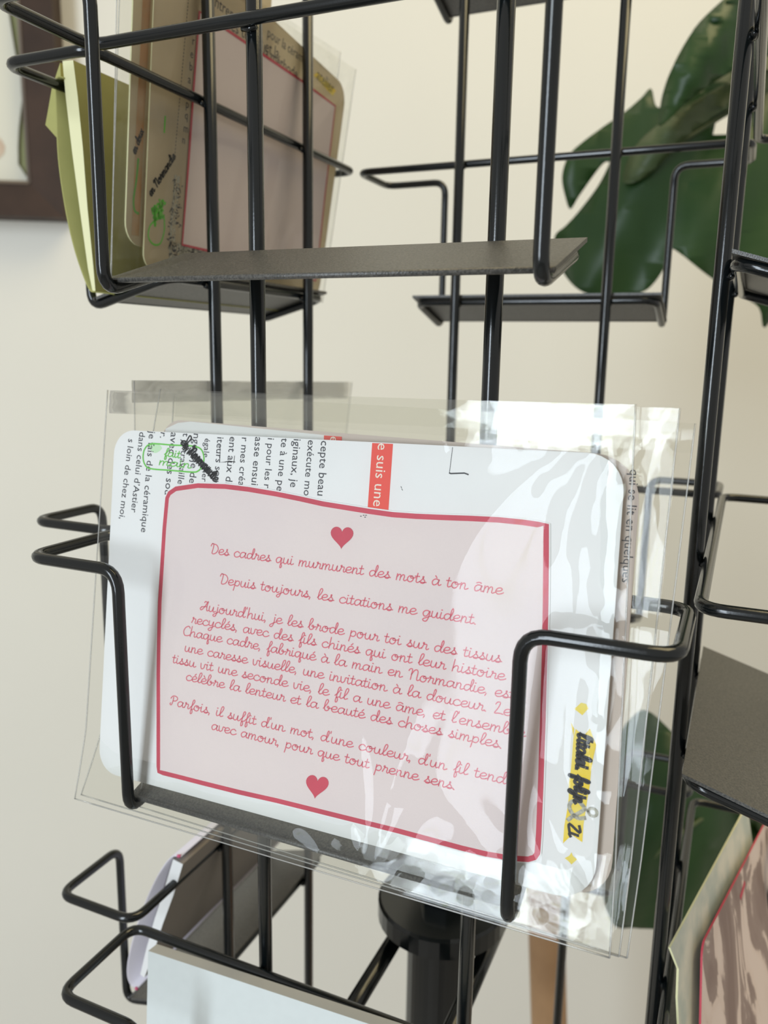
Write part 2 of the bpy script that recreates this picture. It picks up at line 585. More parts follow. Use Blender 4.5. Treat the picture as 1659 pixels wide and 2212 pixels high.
def type_text(mb, fr, text, p0, p1, t, m, size=None):
    """printed sans-serif text from p0 towards p1; with size given the end point only sets the direction"""
    cu = bpy.data.curves.new('print', 'FONT')
    cu.body = text
    cu.size = 1.0
    cu.resolution_u = 2
    ob = bpy.data.objects.new('print', cu)
    C.objects.link(ob)
    bpy.context.view_layer.update()
    dg = bpy.context.evaluated_depsgraph_get()
    me = ob.evaluated_get(dg).to_mesh()
    co = [v.co.copy() for v in me.vertices]
    fs = [tuple(p.vertices) for p in me.polygons]
    ob.evaluated_get(dg).to_mesh_clear()
    bpy.data.objects.remove(ob)
    bpy.data.curves.remove(cu)
    if not co:
        return
    wdt = max(c.x for c in co)
    p0, p1 = Vector(p0), Vector(p1)
    d = p1 - p0
    s = size if size else d.length / wdt
    d.normalize()
    up = Vector((-d.y, d.x))
    mb.add([fr.pt(p0 + d * c.x * s + up * c.y * s, t) for c in co], fs, m)


def offset_in(poly, d):
    n = len(poly)
    out = []
    for i in range(n):
        a, b = Vector(poly[i - 1]), Vector(poly[(i + 1) % n])
        e = (b - a).normalized()
        out.append(Vector(poly[i]) + Vector((-e.y, e.x)) * d)
    return out


# ================================================================== the room
def room():
    n = Vector((math.sin(YAW + 0.10), -math.cos(YAW + 0.10), 0))      # wall normal, towards the viewer
    t = Vector((-n.y, n.x, 0))
    c = W(CAM) + Vector((_f.x, _f.y, 0)).normalized() * 0.95
    c.z = 0
    mb = MB()
    a, b = c - t * 2.2, c + t * 2.2
    k = -n * 0.12
    box8(mb, [a, b, b + k, a + k, a + Vector((0, 0, 2.9)), b + Vector((0, 0, 2.9)), b + k + Vector((0, 0, 2.9)), a + k + Vector((0, 0, 2.9))], M['wall'])
    o = mb.build('wall_back', raw=True)
    o['kind'] = 'structure'
    mb = MB()
    q = [a + k, b + k, b + n * 4.5, a + n * 4.5]
    box8(mb, [x - Vector((0, 0, 0.1)) for x in q] + q, M['floor'])
    o = mb.build('floor', raw=True)
    o['kind'] = 'structure'
    return c, n, t


WALL_C, WALL_N, WALL_T = room()
_inv = lambda p: Vector((p.x / U + 0.5, p.y / U + 0.5, (p.z - H0) / U))
WALL = Frame(_inv(WALL_C), WALL_T, Vector((0, 0, 1)))

# ================================================================== the rack
RR = 0.301                      # rods stand at 30 % and 70 % of each side
ZA, ZM, ZL = 0.2657, -0.5591, -1.3812
AO, BI = 0.2098, 0.183          # how far a pocket arm reaches out, then in
rack = thing('card_display_rack', Vector((0, 0, 0)), 'black wire rotating card rack with square rod tower and tiers of pockets', 'display rack')
RAD_ROD, RAD_WIRE = 0.0129, 0.0097
IN = 0.0113

for x, y in [(RR, IN), (1 - RR, IN), (IN, RR), (IN, 1 - RR), (RR, 1 - IN), (1 - RR, 1 - IN), (1 - IN, RR), (1 - IN, 1 - RR)]:
    mb = MB()
    sweep(mb, [(x, y, -2.75), (x, y, 1.75)], RAD_ROD, M['wire'], n=16)
    mb.build('upright_rod', rack)

SIDES = {
    'front': lambda s, d, z: (s, -d, z),
    'left': lambda s, d, z: (-d, 1 - s, z),
    'back': lambda s, d, z: (1 - s, 1 + d, z),
    'right': lambda s, d, z: (1 + d, s, z),
}


def pocket(side, zl):
    P = SIDES[side]
    g = IN
    path = [P(0, g, zl), P(1, g, zl), P(1, AO, zl), P(1 - BI, AO, zl), P(1 - BI, AO, zl - .409), P(1 - BI, g, zl - .352),
            P(BI, g, zl - .352), P(BI, AO, zl - .409), P(BI, AO, zl), P(0, AO, zl)]
    mb = MB()
    sweep(mb, round_path(path, 0.036, True), RAD_WIRE, M['wire'], True)
    # weld beads where the wire meets the rods
    for s in (RR, 1 - RR):
        for zz in (zl, zl - .352):
            sweep(mb, [P(s - .012, .003, zz - .008), P(s, .002, zz - .0105), P(s + .012, .003, zz - .008)], .0052, M['wire'], n=8)
    w = mb.build('card_pocket', rack)
    mb = MB()
    s0, s1 = BI - .012, 1 - BI + .012
    zr, zf, th = zl - .333, zl - .389, .006
    c = [P(s0, .19, zf - th), P(s1, .19, zf - th), P(s1, .004, zr - th), P(s0, .004, zr - th),
         P(s0, .19, zf), P(s1, .19, zf), P(s1, .004, zr), P(s0, .004, zr)]
    box8(mb, c, M['plate'])
    # small rolled lip on the front edge
    sweep(mb, [P(s0, .19, zf - .003), P(s1, .19, zf - .003)], .0042, M['plate'], n=8)
    mb.build('shelf_plate', w)


for lv, zl in (('u', ZA + .8245), ('a', ZA), ('m', ZM), ('l', ZL)):
    for sd in ('front', 'left', 'back', 'right'):
        if lv == 'u' and sd != 'back':
            continue
        pocket(sd, zl)

# hub under the cards: tube from the floor, disc, nut, two bearer bars with cross bars
HX, HY, HZ = .487, .50, -1.50


def lathe(mb, cx, cy, prof, m, n=40):
    V, Fc = [], []
    for r, z in prof:
        V += [(cx + r * math.cos(2 * math.pi * k / n), cy + r * math.sin(2 * math.pi * k / n), z) for k in range(n)]
    for i in range(len(prof) - 1):
        for k in range(n):
            Fc.append((i * n + k, i * n + (k + 1) % n, (i + 1) * n + (k + 1) % n, (i + 1) * n + k))
    Fc.append(tuple(range(n - 1, -1, -1)))
    Fc.append(tuple((len(prof) - 1) * n + k for k in range(n)))
    mb.add(V, Fc, m, False)


zfloor = -H0 / U
mb = MB()
lathe(mb, HX, HY, [(.080, zfloor + .1), (.080, HZ - .05)], M['wire'])
mb.build('centre_tube', rack)
mb = MB()
lathe(mb, HX, HY, [(.145, HZ - .055), (.153, HZ - .048), (.153, HZ - .006), (.147, HZ)], M['wire'])
hub = mb.build('hub_disc', rack)
mb = MB()
lathe(mb, HX, HY, [(.055, HZ + .001), (.055, HZ + .045), (.050, HZ + .05)], M['wire'], 6)
mb.build('hub_nut', hub)
mb = MB()
lathe(mb, HX, HY, [(1.0, zfloor + .001), (1.0, zfloor + .06), (.9, zfloor + .1), (.1, zfloor + .16)], M['wire'], 48)
mb.build('floor_base', rack)
for x0 in (.385, .60):
    mb = MB()
    sweep(mb, [(x0, .012, -1.62), (x0, .988, -1.62)], .020, M['wire'], n=14)
    mb.build('bearer_bar', rack)
for y0 in (.036, .964):
    mb = MB()
    sweep(mb, [(RR, y0, -1.62), (1 - RR, y0, -1.62)], .012, M['wire'], n=12)
    mb.build('cross_bar', rack)

# ================================================================== front pocket: cards in cellophane
yaw, lean, roll = -0.012, 0.153, 0.018
ex0 = Vector((math.cos(yaw), math.sin(yaw), 0))
nn0 = Vector((-math.sin(yaw), math.cos(yaw), 0))
ez0 = Vector((0, 0, 1)) * math.cos(lean) + nn0 * math.sin(lean)
EX = ex0 * math.cos(roll) + ez0 * math.sin(roll)
EZ = -ex0 * math.sin(roll) + ez0 * math.cos(roll)
O1 = CAM + (Vector((0.483, -0.1, -0.652)) - CAM) * 0.966
CF = Frame(O1, EX, EZ)
if CF.n.y > 0:
    raise RuntimeError('frame must face the viewer')
PXU = 1.14 / F_PX               # one photo pixel at the card, in rack units

# ---- white card 1
mb = MB()
cs = [CF.px(*q) for q in ((214, 1664), (1282, 1955), (1353, 982), (250, 928))]
out1 = rounded(cs, [60 * PXU, 82 * PXU, 75 * PXU, 62 * PXU])
prism(mb, CF, out1, -.0015, .0015, M['paper'], M['paper'])
T = .00185
LINES = [
    ("s loin de chez moi,", (279, 947), (259, 1120)),
    ("dans celui d’Astier", (303, 932), (284.5, 1106)),
    ("je fais de la céramique", (324, 931), (306, 1149)),
    ("avec des sou", (371, 933), (357, 1068)),
    ("t je travaille", (397, 935), (385, 1045)),
    ("nger, je de", (420, 935), (410, 1043)),
    ("égale    ner", (444, 946), (437, 1040)),
    ("iteurs sou", (471, 943), (464, 1040)),
    ("ent aux di", (498, 942), (488, 1045)),
    ("r mes créa", (524, 943.5), (516, 1049)),
    ("asse ensui", (553, 943), (544, 1047)),
    ("i pour les r", (580, 945), (571, 1054)),
    ("te à une pe", (609.5, 946), (598.5, 1060)),
    ("iginaux, je", (636, 947), (628, 1052)),
    ("exécute mo", (667, 949.5), (657, 1070)),
    ("cepte beau", (695, 951), (686.5, 1070)),
]
for tx, a, b in LINES:
    type_text(mb, CF, tx, CF.px(*a), CF.px(*b), T, M['black'])
type_text(mb, CF, "r.", CF.px(349, 932), CF.px(347, 945), T, M['black'], .0182)
flat(mb, CF, [CF.px(*q) for q in ((805, 957), (795, 1100), (840, 1104), (850, 959))], T - .0002, M['coral'])
type_text(mb, CF, "e suis une", CF.px(818, 956), CF.px(807, 1093), T, M['cream_ink'])
for k in range(14):
    y = 967 + k * 4
    stroke(mb, CF, [CF.px(978.5 - k * .5, y), CF.px(978.5 - k * .5 - .2, y + 2.2)], 1.4 * PXU, T, M['black'])
stroke(mb, CF, [CF.px(972, 1022), CF.px(975, 1023), CF.px(1004, 1022), CF.px(1012, 1025)], 3.0 * PXU, T, M['marker'])
stroke(mb, CF, [CF.px(488, 998), CF.px(496, 996), CF.px(509, 998)], 2 * PXU, T, M['marker'])
stroke(mb, CF, [CF.px(508, 985), CF.px(506, 1001)], 1.4 * PXU, T, M['marker'])
stroke(mb, CF, [CF.px(477, 960), CF.px(476, 999), CF.px(488, 998)], 1.4 * PXU, T, M['marker'])
for q in ((867, 1051), (869, 1056)):
    stroke(mb, CF, [CF.px(*q), CF.px(q[0] + 1.5, q[1] + 3)], 1.2 * PXU, T, M['marker'])


def cpx(ox, oy, s, pts):
    return [CF.px(ox + p[0] / s, oy + p[1] / s) for p in pts]


# green "fait main" stamp with its pale smudge, black signature over it
flat(mb, CF, catmull(cpx(220, 880, 4.88, [(500, 400), (540, 370), (600, 385), (640, 430), (600, 470), (560, 480), (520, 450)]), 4, True), T - .0002, M['greenwash'])
pill = cpx(220, 880, 4.88, [(540, 385), (750, 398), (960, 408), (1050, 440), (1082, 520), (1070, 610), (1020, 672), (950, 682), (730, 664), (520, 646), (460, 600), (442, 520), (465, 430)])
stroke(mb, CF, catmull(pill, 5, True), 3.6 * PXU, T + .0002, M['green'], True)
hand_text(mb, CF, "fait", CF.px(355, 985), CF.px(391, 990), 11 * PXU, 2.4 * PXU, T + .0003, M['green'])
hand_text(mb, CF, "main", CF.px(344, 1004), CF.px(414, 1012), 11 * PXU, 2.4 * PXU, T + .0003, M['green'])
hand_text(mb, CF, "en Normandie", CF.px(391, 957), CF.px(466, 1042), 13 * PXU, 4.0 * PXU, T + .0004, M['marker'], slant=.2)
stroke(mb, CF, catmull(cpx(220, 880, 4.88, [(900, 360), (935, 300), (950, 330), (900, 390), (870, 450)]), 5), 3.2 * PXU, T + .0004, M['marker'])
rng = random.Random(4)
for k in range(34):
    f = k / 34
    x, y = 880 + 330 * f, 420 + 330 * f
    stroke(mb, CF, cpx(220, 880, 4.88, [(x + rng.uniform(-8, 8) - 20, y + 22 + rng.uniform(-8, 8)), (x + 22 + rng.uniform(-8, 8), y - 26 + rng.uniform(-8, 8))]), 2.6 * PXU, T + .0004, M['marker'])
# yellow ribbon with black writing, pencil knot, two diamonds
rib = cpx(1140, 1500, 5.53, [(575, 408), (645, 470), (690, 470), (745, 405), (772, 480), (822, 600), (790, 740), (760, 900), (745, 1080), (715, 1250), (690, 1420), (668, 1560), (655, 1760), (530, 1672), (425, 1772), (440, 1560), (470, 1400), (492, 1240), (495, 1060), (520, 880), (535, 700), (548, 520)])
flat(mb, CF, rib, T, M['yellow'])
for pts in ([(560, 170), (640, 95), (700, 110), (728, 165), (655, 245)], [(445, 1950), (500, 1920), (525, 1880), (545, 1925), (592, 1965), (525, 2025), (490, 1985)]):
    flat(mb, CF, cpx(1140, 1500, 5.53, pts), T, M['yellow'])
flat(mb, CF, cpx(1140, 1500, 5.53, [(520, 330), (560, 410), (550, 500), (535, 430)]), T, M['yellow'])
hand_text(mb, CF, "l'italei.", CF.px(1249, 1582), CF.px(1245, 1662), 15 * PXU, 6.6 * PXU, T + .0003, M['marker'])
hand_text(mb, CF, "folijn", CF.px(1243, 1672), CF.px(1240, 1732), 15 * PXU, 6.6 * PXU, T + .0003, M['marker'])
hand_text(mb, CF, "Zi", CF.px(1230, 1776), CF.px(1230, 1804), 12 * PXU, 5.6 * PXU, T + .0003, M['marker'])
knot = catmull(cpx(1140, 1500, 5.53, [(680, 1470), (600, 1470), (530, 1410), (500, 1330), (530, 1275), (600, 1265), (650, 1310), (680, 1360), (620, 1410), (540, 1450), (490, 1490)]), 6)
stroke(mb, CF, knot, 8 * PXU, T + .0002, M['pencil'])
ov = [(778 + 50 * math.cos(a) + 12 * math.sin(a), 1402 + 48 * math.sin(a)) for a in [i * math.pi / 10 for i in range(20)]]
stroke(mb, CF, cpx(1140, 1500, 5.53, ov), 6 * PXU, T + .0002, M['pencil'], True)
stroke(mb, CF, cpx(1140, 1500, 5.53, [(690, 1370), (725, 1385)]), 5 * PXU, T + .0002, M['pencil'])
card1 = mb.build('postcard')
tag(card1, 'white rounded card with sideways black text and a yellow ribbon doodle at its right', 'card', 'cards in the front pocket')

# ---- pink insert
top = [(360, 1075), (366, 1062), (382, 1051), (430, 1044), (490, 1046), (540, 1052), (600, 1062), (650, 1072), (700, 1083), (750, 1091), (800, 1099), (850, 1106), (900, 1109.5), (960, 1112), (1020, 1114), (1080, 1117), (1130, 1122), (1165, 1127), (1187, 1132)]
right = [(1187, 1200), (1186, 1300), (1184, 1400), (1180, 1550), (1175, 1700), (1171, 1800), (1168, 1843), (1160, 1855), (1143, 1860)]
bottom = [(1100, 1857), (1050, 1848), (1000, 1836), (930, 1817), (860, 1798), (780, 1778), (700, 1758), (600, 1733), (520, 1715), (440, 1695), (390, 1682), (354, 1673)]
left = [(343, 1668), (341, 1655), (341, 1560), (341, 1450), (342, 1380), (344, 1300), (349, 1220), (354, 1140)]
po = [CF.px(*q) for q in top + right + bottom + left]
po.reverse()                                         # counter-clockwise
T2 = .0034
mb = MB()
pin = offset_in(po, 11.5 * PXU)
n = len(po)
paper = offset_in(po, -3.0 * PXU)
prism(mb, CF, paper, .0022, T2 - .0003, M['paper'], M['paper'])
mb.add([CF.pt(q, T2) for q in po] + [CF.pt(q, T2) for q in pin], [(i, (i + 1) % n, n + (i + 1) % n, n + i) for i in range(n)], M['red'])
flat(mb, CF, pin, T2, M['pink'])


def heart(cx, cy, w, h, ang):
    P = []
    for k in range(40):
        a = 2 * math.pi * k / 40
        x = 16 * math.sin(a) ** 3 / 17.0
        y = (13 * math.cos(a) - 5 * math.cos(2 * a) - 2 * math.cos(3 * a) - math.cos(4 * a)) / 15.0
        x, y = x * w, -y * h
        P.append(CF.px(cx + x * math.cos(ang) - y * math.sin(ang), cy + x * math.sin(ang) + y * math.cos(ang)))
    return P


flat(mb, CF, heart(741, 1158, 26, 25, .05), T2 + .0004, M['red'])
flat(mb, CF, heart(687, 1695, 26, 26, .16), T2 + .0004, M['red'])
TXT = [
    ("Des cadres qui murmurent des mots à ton âme", (457, 1195), (1087, 1284)),
    ("Depuis toujours, les citations me guident.", (477, 1260), (1032, 1348.5)),
    ("Aujourd'hui, je les brode pour toi sur des tissus", (436, 1317), (1084, 1431)),
    ("recyclés, avec des fils chinés qui ont leur histoire", (416, 1345), (1092, 1469)),
    ("Chaque cadre, fabriqué à la main en Normandie, est", (398, 1371), (1112, 1510)),
    ("une caresse visuelle, une invitation à la douceur. Le", (401, 1406), (1105, 1546)),
    ("tissu vit une seconde vie, le fil a une âme, et l'ensemble", (375, 1430.5), (1135, 1592)),
    ("célèbre la lenteur et la beauté des choses simples.", (404, 1468), (1087, 1616)),
    ("Parfois, il suffit d'un mot, d'une couleur, d'un fil tendu,", (370, 1521), (1122, 1699)),
    ("avec amour, pour que tout prenne sens.", (459, 1574), (986, 1705)),
]
for tx, a, b in TXT:
    hand_text(mb, CF, tx, CF.px(*a), CF.px(*b), 13.5 * PXU, 2.3 * PXU, T2 + .0004, M['rose'])
for q in ((781, 1115), (787, 1113), (790, 1117), (792, 1113)):
    stroke(mb, CF, [CF.px(*q), CF.px(q[0] + 2, q[1])], 1.6 * PXU, T2 + .0004, M['black'])
insert1 = mb.build('paper_insert')
tag(insert1, 'pale pink text insert with a wavy red border and two hearts, on the white card', 'paper insert', 'pink text inserts')

# ---- second card behind, and its red tab
B2 = -.016
mb = MB()
cs = [CF.px(*q) for q in ((300, 1660), (1312, 1962), (1384, 986), (338, 903))]
prism(mb, CF, rounded(cs, [60 * PXU, 82 * PXU, 90 * PXU, 60 * PXU]), B2 - .0015, B2 + .0015, M['paper_edge'], M['paper_edge'])
flat(mb, CF, [CF.px(*q) for q in ((345, 925), (372, 912), (400, 909), (728, 942), (735, 1000), (345, 1000))], B2 + .0018, M['paper'])
flat(mb, CF, [CF.px(*q) for q in ((690, 939), (690, 1010), (729, 1010), (729, 942))], B2 + .0021, M['coral'])
type_text(mb, CF, "e suis", CF.px(704, 940), CF.px(700, 1010), B2 + .0023, M['cream_ink'])
type_text(mb, CF, "qui se lit en quelques", CF.px(1358, 1012), CF.px(1340, 1260), B2 + .0023, M['black'])
card2 = mb.build('postcard')
tag(card2, 'card with a red tab peeking out behind the top of the front white card', 'card', 'cards in the front pocket')


# ---- cellophane sleeves
def crease(a, b, seed):
    """how far the front sheet stands off, 0..1 across (a) and up (b)"""
    p = Vector((a * 3.1 + seed, b * 2.4 - seed, seed * .7))
    h = .0024 * noise.noise(p) + .0005 * noise.noise(p * 2.7)
    for cx, cy, s, wgt in ((1.0, 1.0, 2.2, 1.0), (1.0, 0.0, 2.8, 1.0), (0.0, 1.0, 1.6, .3), (.62, 0.0, 2.4, .4)):
        dx, dy = (a - cx) * 1.25, b - cy
        r = math.hypot(dx, dy)
        th = math.atan2(dy, dx)
        k = math.exp(-(r * 3.6) ** 2) * min(1, r * 7)
        fold = 1 - abs(noise.noise(Vector((th * s + seed * 3, r * 1.6, cx + cy * 3)))) * 2.2
        h += wgt * .0105 * k * fold
    # vertical ripples beyond the card on the right
    k = max(0, (a - .86) / .14)
    h += .005 * k * (noise.noise(Vector((a * 30, b * 3.0, seed))) + .4 * noise.noise(Vector((a * 60, b * 6, seed + 4))))
    # sharp crumples where the film is loose: top right, right margin, bottom right
    loose = max(0, (b - .88) / .12) * max(0, min(1, (a - .55) / .25)) + max(0, (a - .93) / .07) * .8 \
        + max(0, (.16 - b) / .16) * max(0, min(1, (a - .5) / .3))
    loose = min(1, loose)
    if loose > 0:
        v = Vector((a * 9 + b * 5, b * 7 - a * 4, seed * 1.3))
        h += loose * (.0085 * (1 - 2.2 * abs(noise.noise(v))) + .0038 * (1 - 2.2 * abs(noise.noise(v * 2.3))))
    # lower hem ripples
    k = max(0, (.14 - b) / .14)
    h += .006 * k * noise.noise(Vector((a * 14 + b * 8, b * 20, seed + 9)))
    # upper flap
    k = max(0, (b - .90) / .10)
    h += .005 * k * noise.noise(Vector((a * 9 - b * 10, b * 16, seed + 2)))
    return h


def sleeve(name, corners, base, gap, seed, label, nx=150, ny=130, fr=CF, hem=.016, m=None, group=None, flap=True, amp=1.0, thick=True):
    """corners in the photo: bottom-left, bottom-right, top-right, top-left"""
    q = [fr.px(*c) for c in corners]
    mb = MB()

    def P(a, b):
        return (q[0] * (1 - a) + q[1] * a) * (1 - b) + (q[3] * (1 - a) + q[2] * a) * b

    def loose(a, b):
        return max(0, min(1, max((b - .90) / .04, (a - .94) / .03, (.06 - b) / .03)))

    def hemoff(b):
        k = max(0, (.17 - b) / .17)
        return hem * k ** 1.15
    V = []
    for j in range(ny + 1):
        b = j / ny
        for i in range(nx + 1):
            a = i / nx
            e = min(1, min(a, 1 - a) * 14, b * 16, (1 - b) * 14)
            t = base + gap * e + hemoff(b) + amp * crease(a, b, seed) * (.25 + .75 * e)
            t = max(t, base + hemoff(b) + gap * .3)
            V.append(fr.pt(P(a, b), t))
    fs = [(j * (nx + 1) + i, j * (nx + 1) + i + 1, (j + 1) * (nx + 1) + i + 1, (j + 1) * (nx + 1) + i) for j in range(ny) for i in range(nx)]
    mb.add(V, fs, m or M['film'], True)
    # back sheet
    bx, by = int(nx * .7), int(ny * .7)
    V = []
    for j in range(by + 1):
        b = j / by
        for i in range(bx + 1):
            a = i / bx
            e = min(1, min(a, 1 - a) * 14, b * 16, (1 - b) * 14)
            V.append(fr.pt(P(a, b), base - .004 * e + hemoff(b) - .0015 + amp * .8 * crease(a, b, seed + 5) * e * loose(a, b)))
    fs = [(j * (bx + 1) + i, j * (bx + 1) + i + 1, (j + 1) * (bx + 1) + i + 1, (j + 1) * (bx + 1) + i) for j in range(by) for i in range(bx)]
    mb.add(V, fs, M['film_thin'], True)
    # welded side seams: narrow doubled strips that catch the light
    ring = [P(a, b) for a, b in ((0, 0), (1, 0), (1, 1), (0, 1))]
    bs = [hemoff(0), hemoff(0), 0, 0]
    for (i0, i1) in ((0, 3), (1, 2), (0, 1)):
        pts = []
        for k in range(25):
            f = k / 24
            A = ring[i0] * (1 - f) + ring[i1] * f
            bb = f if i0 != 0 or i1 != 1 else 0
            pts.append(fr.pt(A, base + hemoff(bb)))
        sweep(mb, pts, .0011, M['film_grey'], n=6)
    if flap:
        # folded-over upper flap of the bag: a band lying on the back
        V = []
        for j in range(5):
            for i in range(41):
                a = i / 40
                V.append(fr.pt(P(a, 1 - .055 * j / 4), base - .006 - .003 * noise.noise(Vector((a * 8, j, seed)))))
        fs = [(j * 41 + i, j * 41 + i + 1, (j + 1) * 41 + i + 1, (j + 1) * 41 + i) for j in range(4) for i in range(40)]
        mb.add(V, fs, M['film_thin'], True)
    return tag(mb.build(name), label, 'plastic sleeve', group)


sleeve('clear_sleeve', [(180, 1717), (1322, 2052), (1374, 874), (236, 843)], .0036, .0055, 1.7,
       'clear cellophane sleeve around the white card with the pink text insert', group='sleeves in the front pocket')
sleeve('clear_sleeve', [(186, 1712), (1340, 2056), (1467, 879), (334, 838)], -.0145, .005, 5.2,
       'clear sleeve second from the front, shifted right behind the pink insert card', nx=110, ny=90, group='sleeves in the front pocket', hem=.026)
sleeve('clear_sleeve', [(300, 1738), (1356, 2064), (1499, 910), (350, 846)], -.030, .005, 9.4,
       'rearmost front-pocket sleeve, its clear right edge reaching toward the right rods', nx=90, ny=70, group='sleeves in the front pocket', hem=.036)

# ================================================================== left pocket, upper: cards seen from inside the rack
_s = .141
LF = Frame((-.035, 0, .30), (0, 1, 0), (_s, 0, 1))          # faces into the rack (+x)
assert LF.n.x > 0


def L4(pts):
    return [LF.px(230 + p[0] / 3.016, p[1] / 3.016) for p in pts]


PXL = 1.75 / F_PX
mb = MB()
# card with the insert
oc = [LF.px(308, 578), LF.px(686, 650), LF.px(748, 190), LF.px(480, -60), LF.px(338, -160)]
prism(mb, LF, rounded(oc, [.03, .05, .05, .02, .02], 6), -.0015, .0015, M['tan'], M['lemon'])
t = .0019
for k in range(46):
    f = k / 45
    a = Vector((406 - 30 * f, -10 + 345 * f))
    stroke(mb, LF, [LF.px(a.x, a.y), LF.px(a.x - .2, a.y + 3.2)], 1.6 * PXL, t, M['black'])
for ch, p in zip("rebacpqmn", ((417, 92), (413, 120), (411, 147), (408, 175), (405, 200), (403, 228), (401, 252), (398, 280), (395, 305))):
    type_text(mb, LF, ch, LF.px(p[0] - 4, p[1] + 4), LF.px(p[0] + 8, p[1] + 8), t, M['black'], .022)
hand_text(mb, LF, "en Normandie", LF.px(325, 425), LF.px(378, 340), 9 * PXL, 3.2 * PXL, t, M['marker'])
hand_text(mb, LF, "fait", LF.px(330, 476), LF.px(352, 470), 14 * PXL, 5 * PXL, t, M['green'])
hand_text(mb, LF, "main", LF.px(328, 462), LF.px(356, 440), 10 * PXL, 4.0 * PXL, t, M['green'])
stroke(mb, LF, catmull(L4([(370, 1400), (372, 1500), (345, 1585), (300, 1590), (268, 1540), (280, 1470), (320, 1430)]), 5), 3.5 * PXL, t, M['green'])
stroke(mb, LF, L4([(378, 760), (372, 860)]), 4 * PXL, t, M['green'])
stroke(mb, LF, catmull(L4([(455, 1165), (445, 1300), (430, 1420), (425, 1550), (420, 1680)]), 5), 17 * PXL, t, M['pencil'])
stroke(mb, LF, L4([(420, 1600), (520, 1640), (640, 1670)]), 20 * PXL, t, M['pencil'])
rng = random.Random(8)
for k in range(110):
    if k < 70:
        f = rng.random()
        bx_, by_ = 455 - 38 * f + rng.uniform(-30, 30), 1165 + 510 * f
    else:
        f = rng.random()
        bx_, by_ = 420 + 210 * f, 1620 + 45 * f + rng.uniform(-35, 35)
    c0 = L4([(bx_, by_), (bx_ + rng.uniform(-22, 22), by_ + rng.uniform(-22, 22))])
    stroke(mb, LF, c0, 2.2 * PXL, t + .0002, M['black'])
for k in range(9):
    y = 1180 + k * 54
    c0 = L4([(468 - k * 4, y)])[0]
    stroke(mb, LF, [(c0.x + .010 * math.cos(a), c0.y + .012 * math.sin(a)) for a in [i * math.pi / 5 for i in range(10)]], 2.4 * PXL, t + .0003, M['tan'], True)
for tx, a, b in (("entrer. Ouvrez", (452, 6), (560, 88)), ("les textes et la", (492, 62), (600, 128)), ("la méthode", (566, 120), (640, 172)), ("pour la céramique", (575, 78), (672, 150))):
    type_text(mb, LF, tx, LF.px(*a), LF.px(*b), t, M['black'])
flat(mb, LF, L4([(1345, 490), (1370, 468), (1492, 590), (1470, 625)]), t, M['yellow'])
type_text(mb, LF, "atelier", L4([(1362, 510)])[0], L4([(1470, 612)])[0], t + .0002, M['black'])
tag(mb.build('postcard'), 'tan card with green and black handwriting, facing inward in the upper left pocket', 'card', 'cards in the upper left pocket')
# its insert
mb = MB()
io = [LF.px(391, 528), LF.px(480, 549), LF.px(600, 583), LF.px(680, 606), LF.px(700, 420), LF.px(722, 229), LF.px(651, 176), LF.px(475, 56), LF.px(428, 25), LF.px(415, 200), LF.px(404, 360)]
prism(mb, LF, io, .0022, .0030, M['pink'])
stroke(mb, LF, io, 6 * PXL, .0034, M['red'], True)
tag(mb.build('paper_insert'), 'pink insert with thin red border seen behind the rods at upper left', 'paper insert', 'pink text inserts')
# card behind it with an orange edge
mb = MB()
oc = [LF.px(278, 525), LF.px(560, 600), LF.px(600, -100), LF.px(302, -160)]
prism(mb, LF, rounded(oc, [.04, .03, .03, .03], 6), -.012, -.009, M['tan'], M['lemon'])
stroke(mb, LF, catmull([LF.px(326, -20), LF.px(319, 120), LF.px(311, 260), LF.px(306, 380), LF.px(300, 500)], 5), 22 * PXL, -.0086, M['orange'])
hand_text(mb, LF, "en doux", LF.px(300, 335), LF.px(318, 285), 8 * PXL, 3.2 * PXL, -.0082, M['marker'])
stroke(mb, LF, catmull([LF.px(306, 345), LF.px(302, 390), LF.px(296, 430), LF.px(298, 455), LF.px(306, 462)], 5), 5 * PXL, -.0082, M['green'])
tag(mb.build('postcard'), 'cream card with an orange painted edge, left of the tan handwritten card', 'card', 'cards in the upper left pocket')
sleeve('clear_sleeve', [(237, 596), (694, 652), (766, 150), (252, -190)], .004, .004, 3.3,
       'clear sleeve over the pink-brown insert cards in the upper left pocket', nx=90, ny=70, fr=LF, hem=0.0, group='sleeves in the left pockets', flap=False, amp=.7)
sleeve('clear_sleeve', [(246, 600), (680, 655), (742, 112), (272, -180)], -.0085, .004, 6.1,
       'clear sleeve around the orange-edged card at the far upper left', nx=60, ny=50, fr=LF, hem=0.0, group='sleeves in the left pockets', flap=False, amp=.5)

# ---- left pocket, middle tier: only the rim of an empty sleeve shows above the front pack
_t = .2
LM = Frame((-.035, 0, -.5), (0, 1, 0), (_t, 0, 1))
sleeve('clear_sleeve', [(300, 1560), (700, 1390), (760, 826), (290, 823)], .0, .004, 2.2,
       'clear sleeve in the middle left pocket, its grey rim showing above the front sleeves', nx=50, ny=40, fr=LM, hem=0.0, group='sleeves in the left pockets', flap=True, amp=.5)


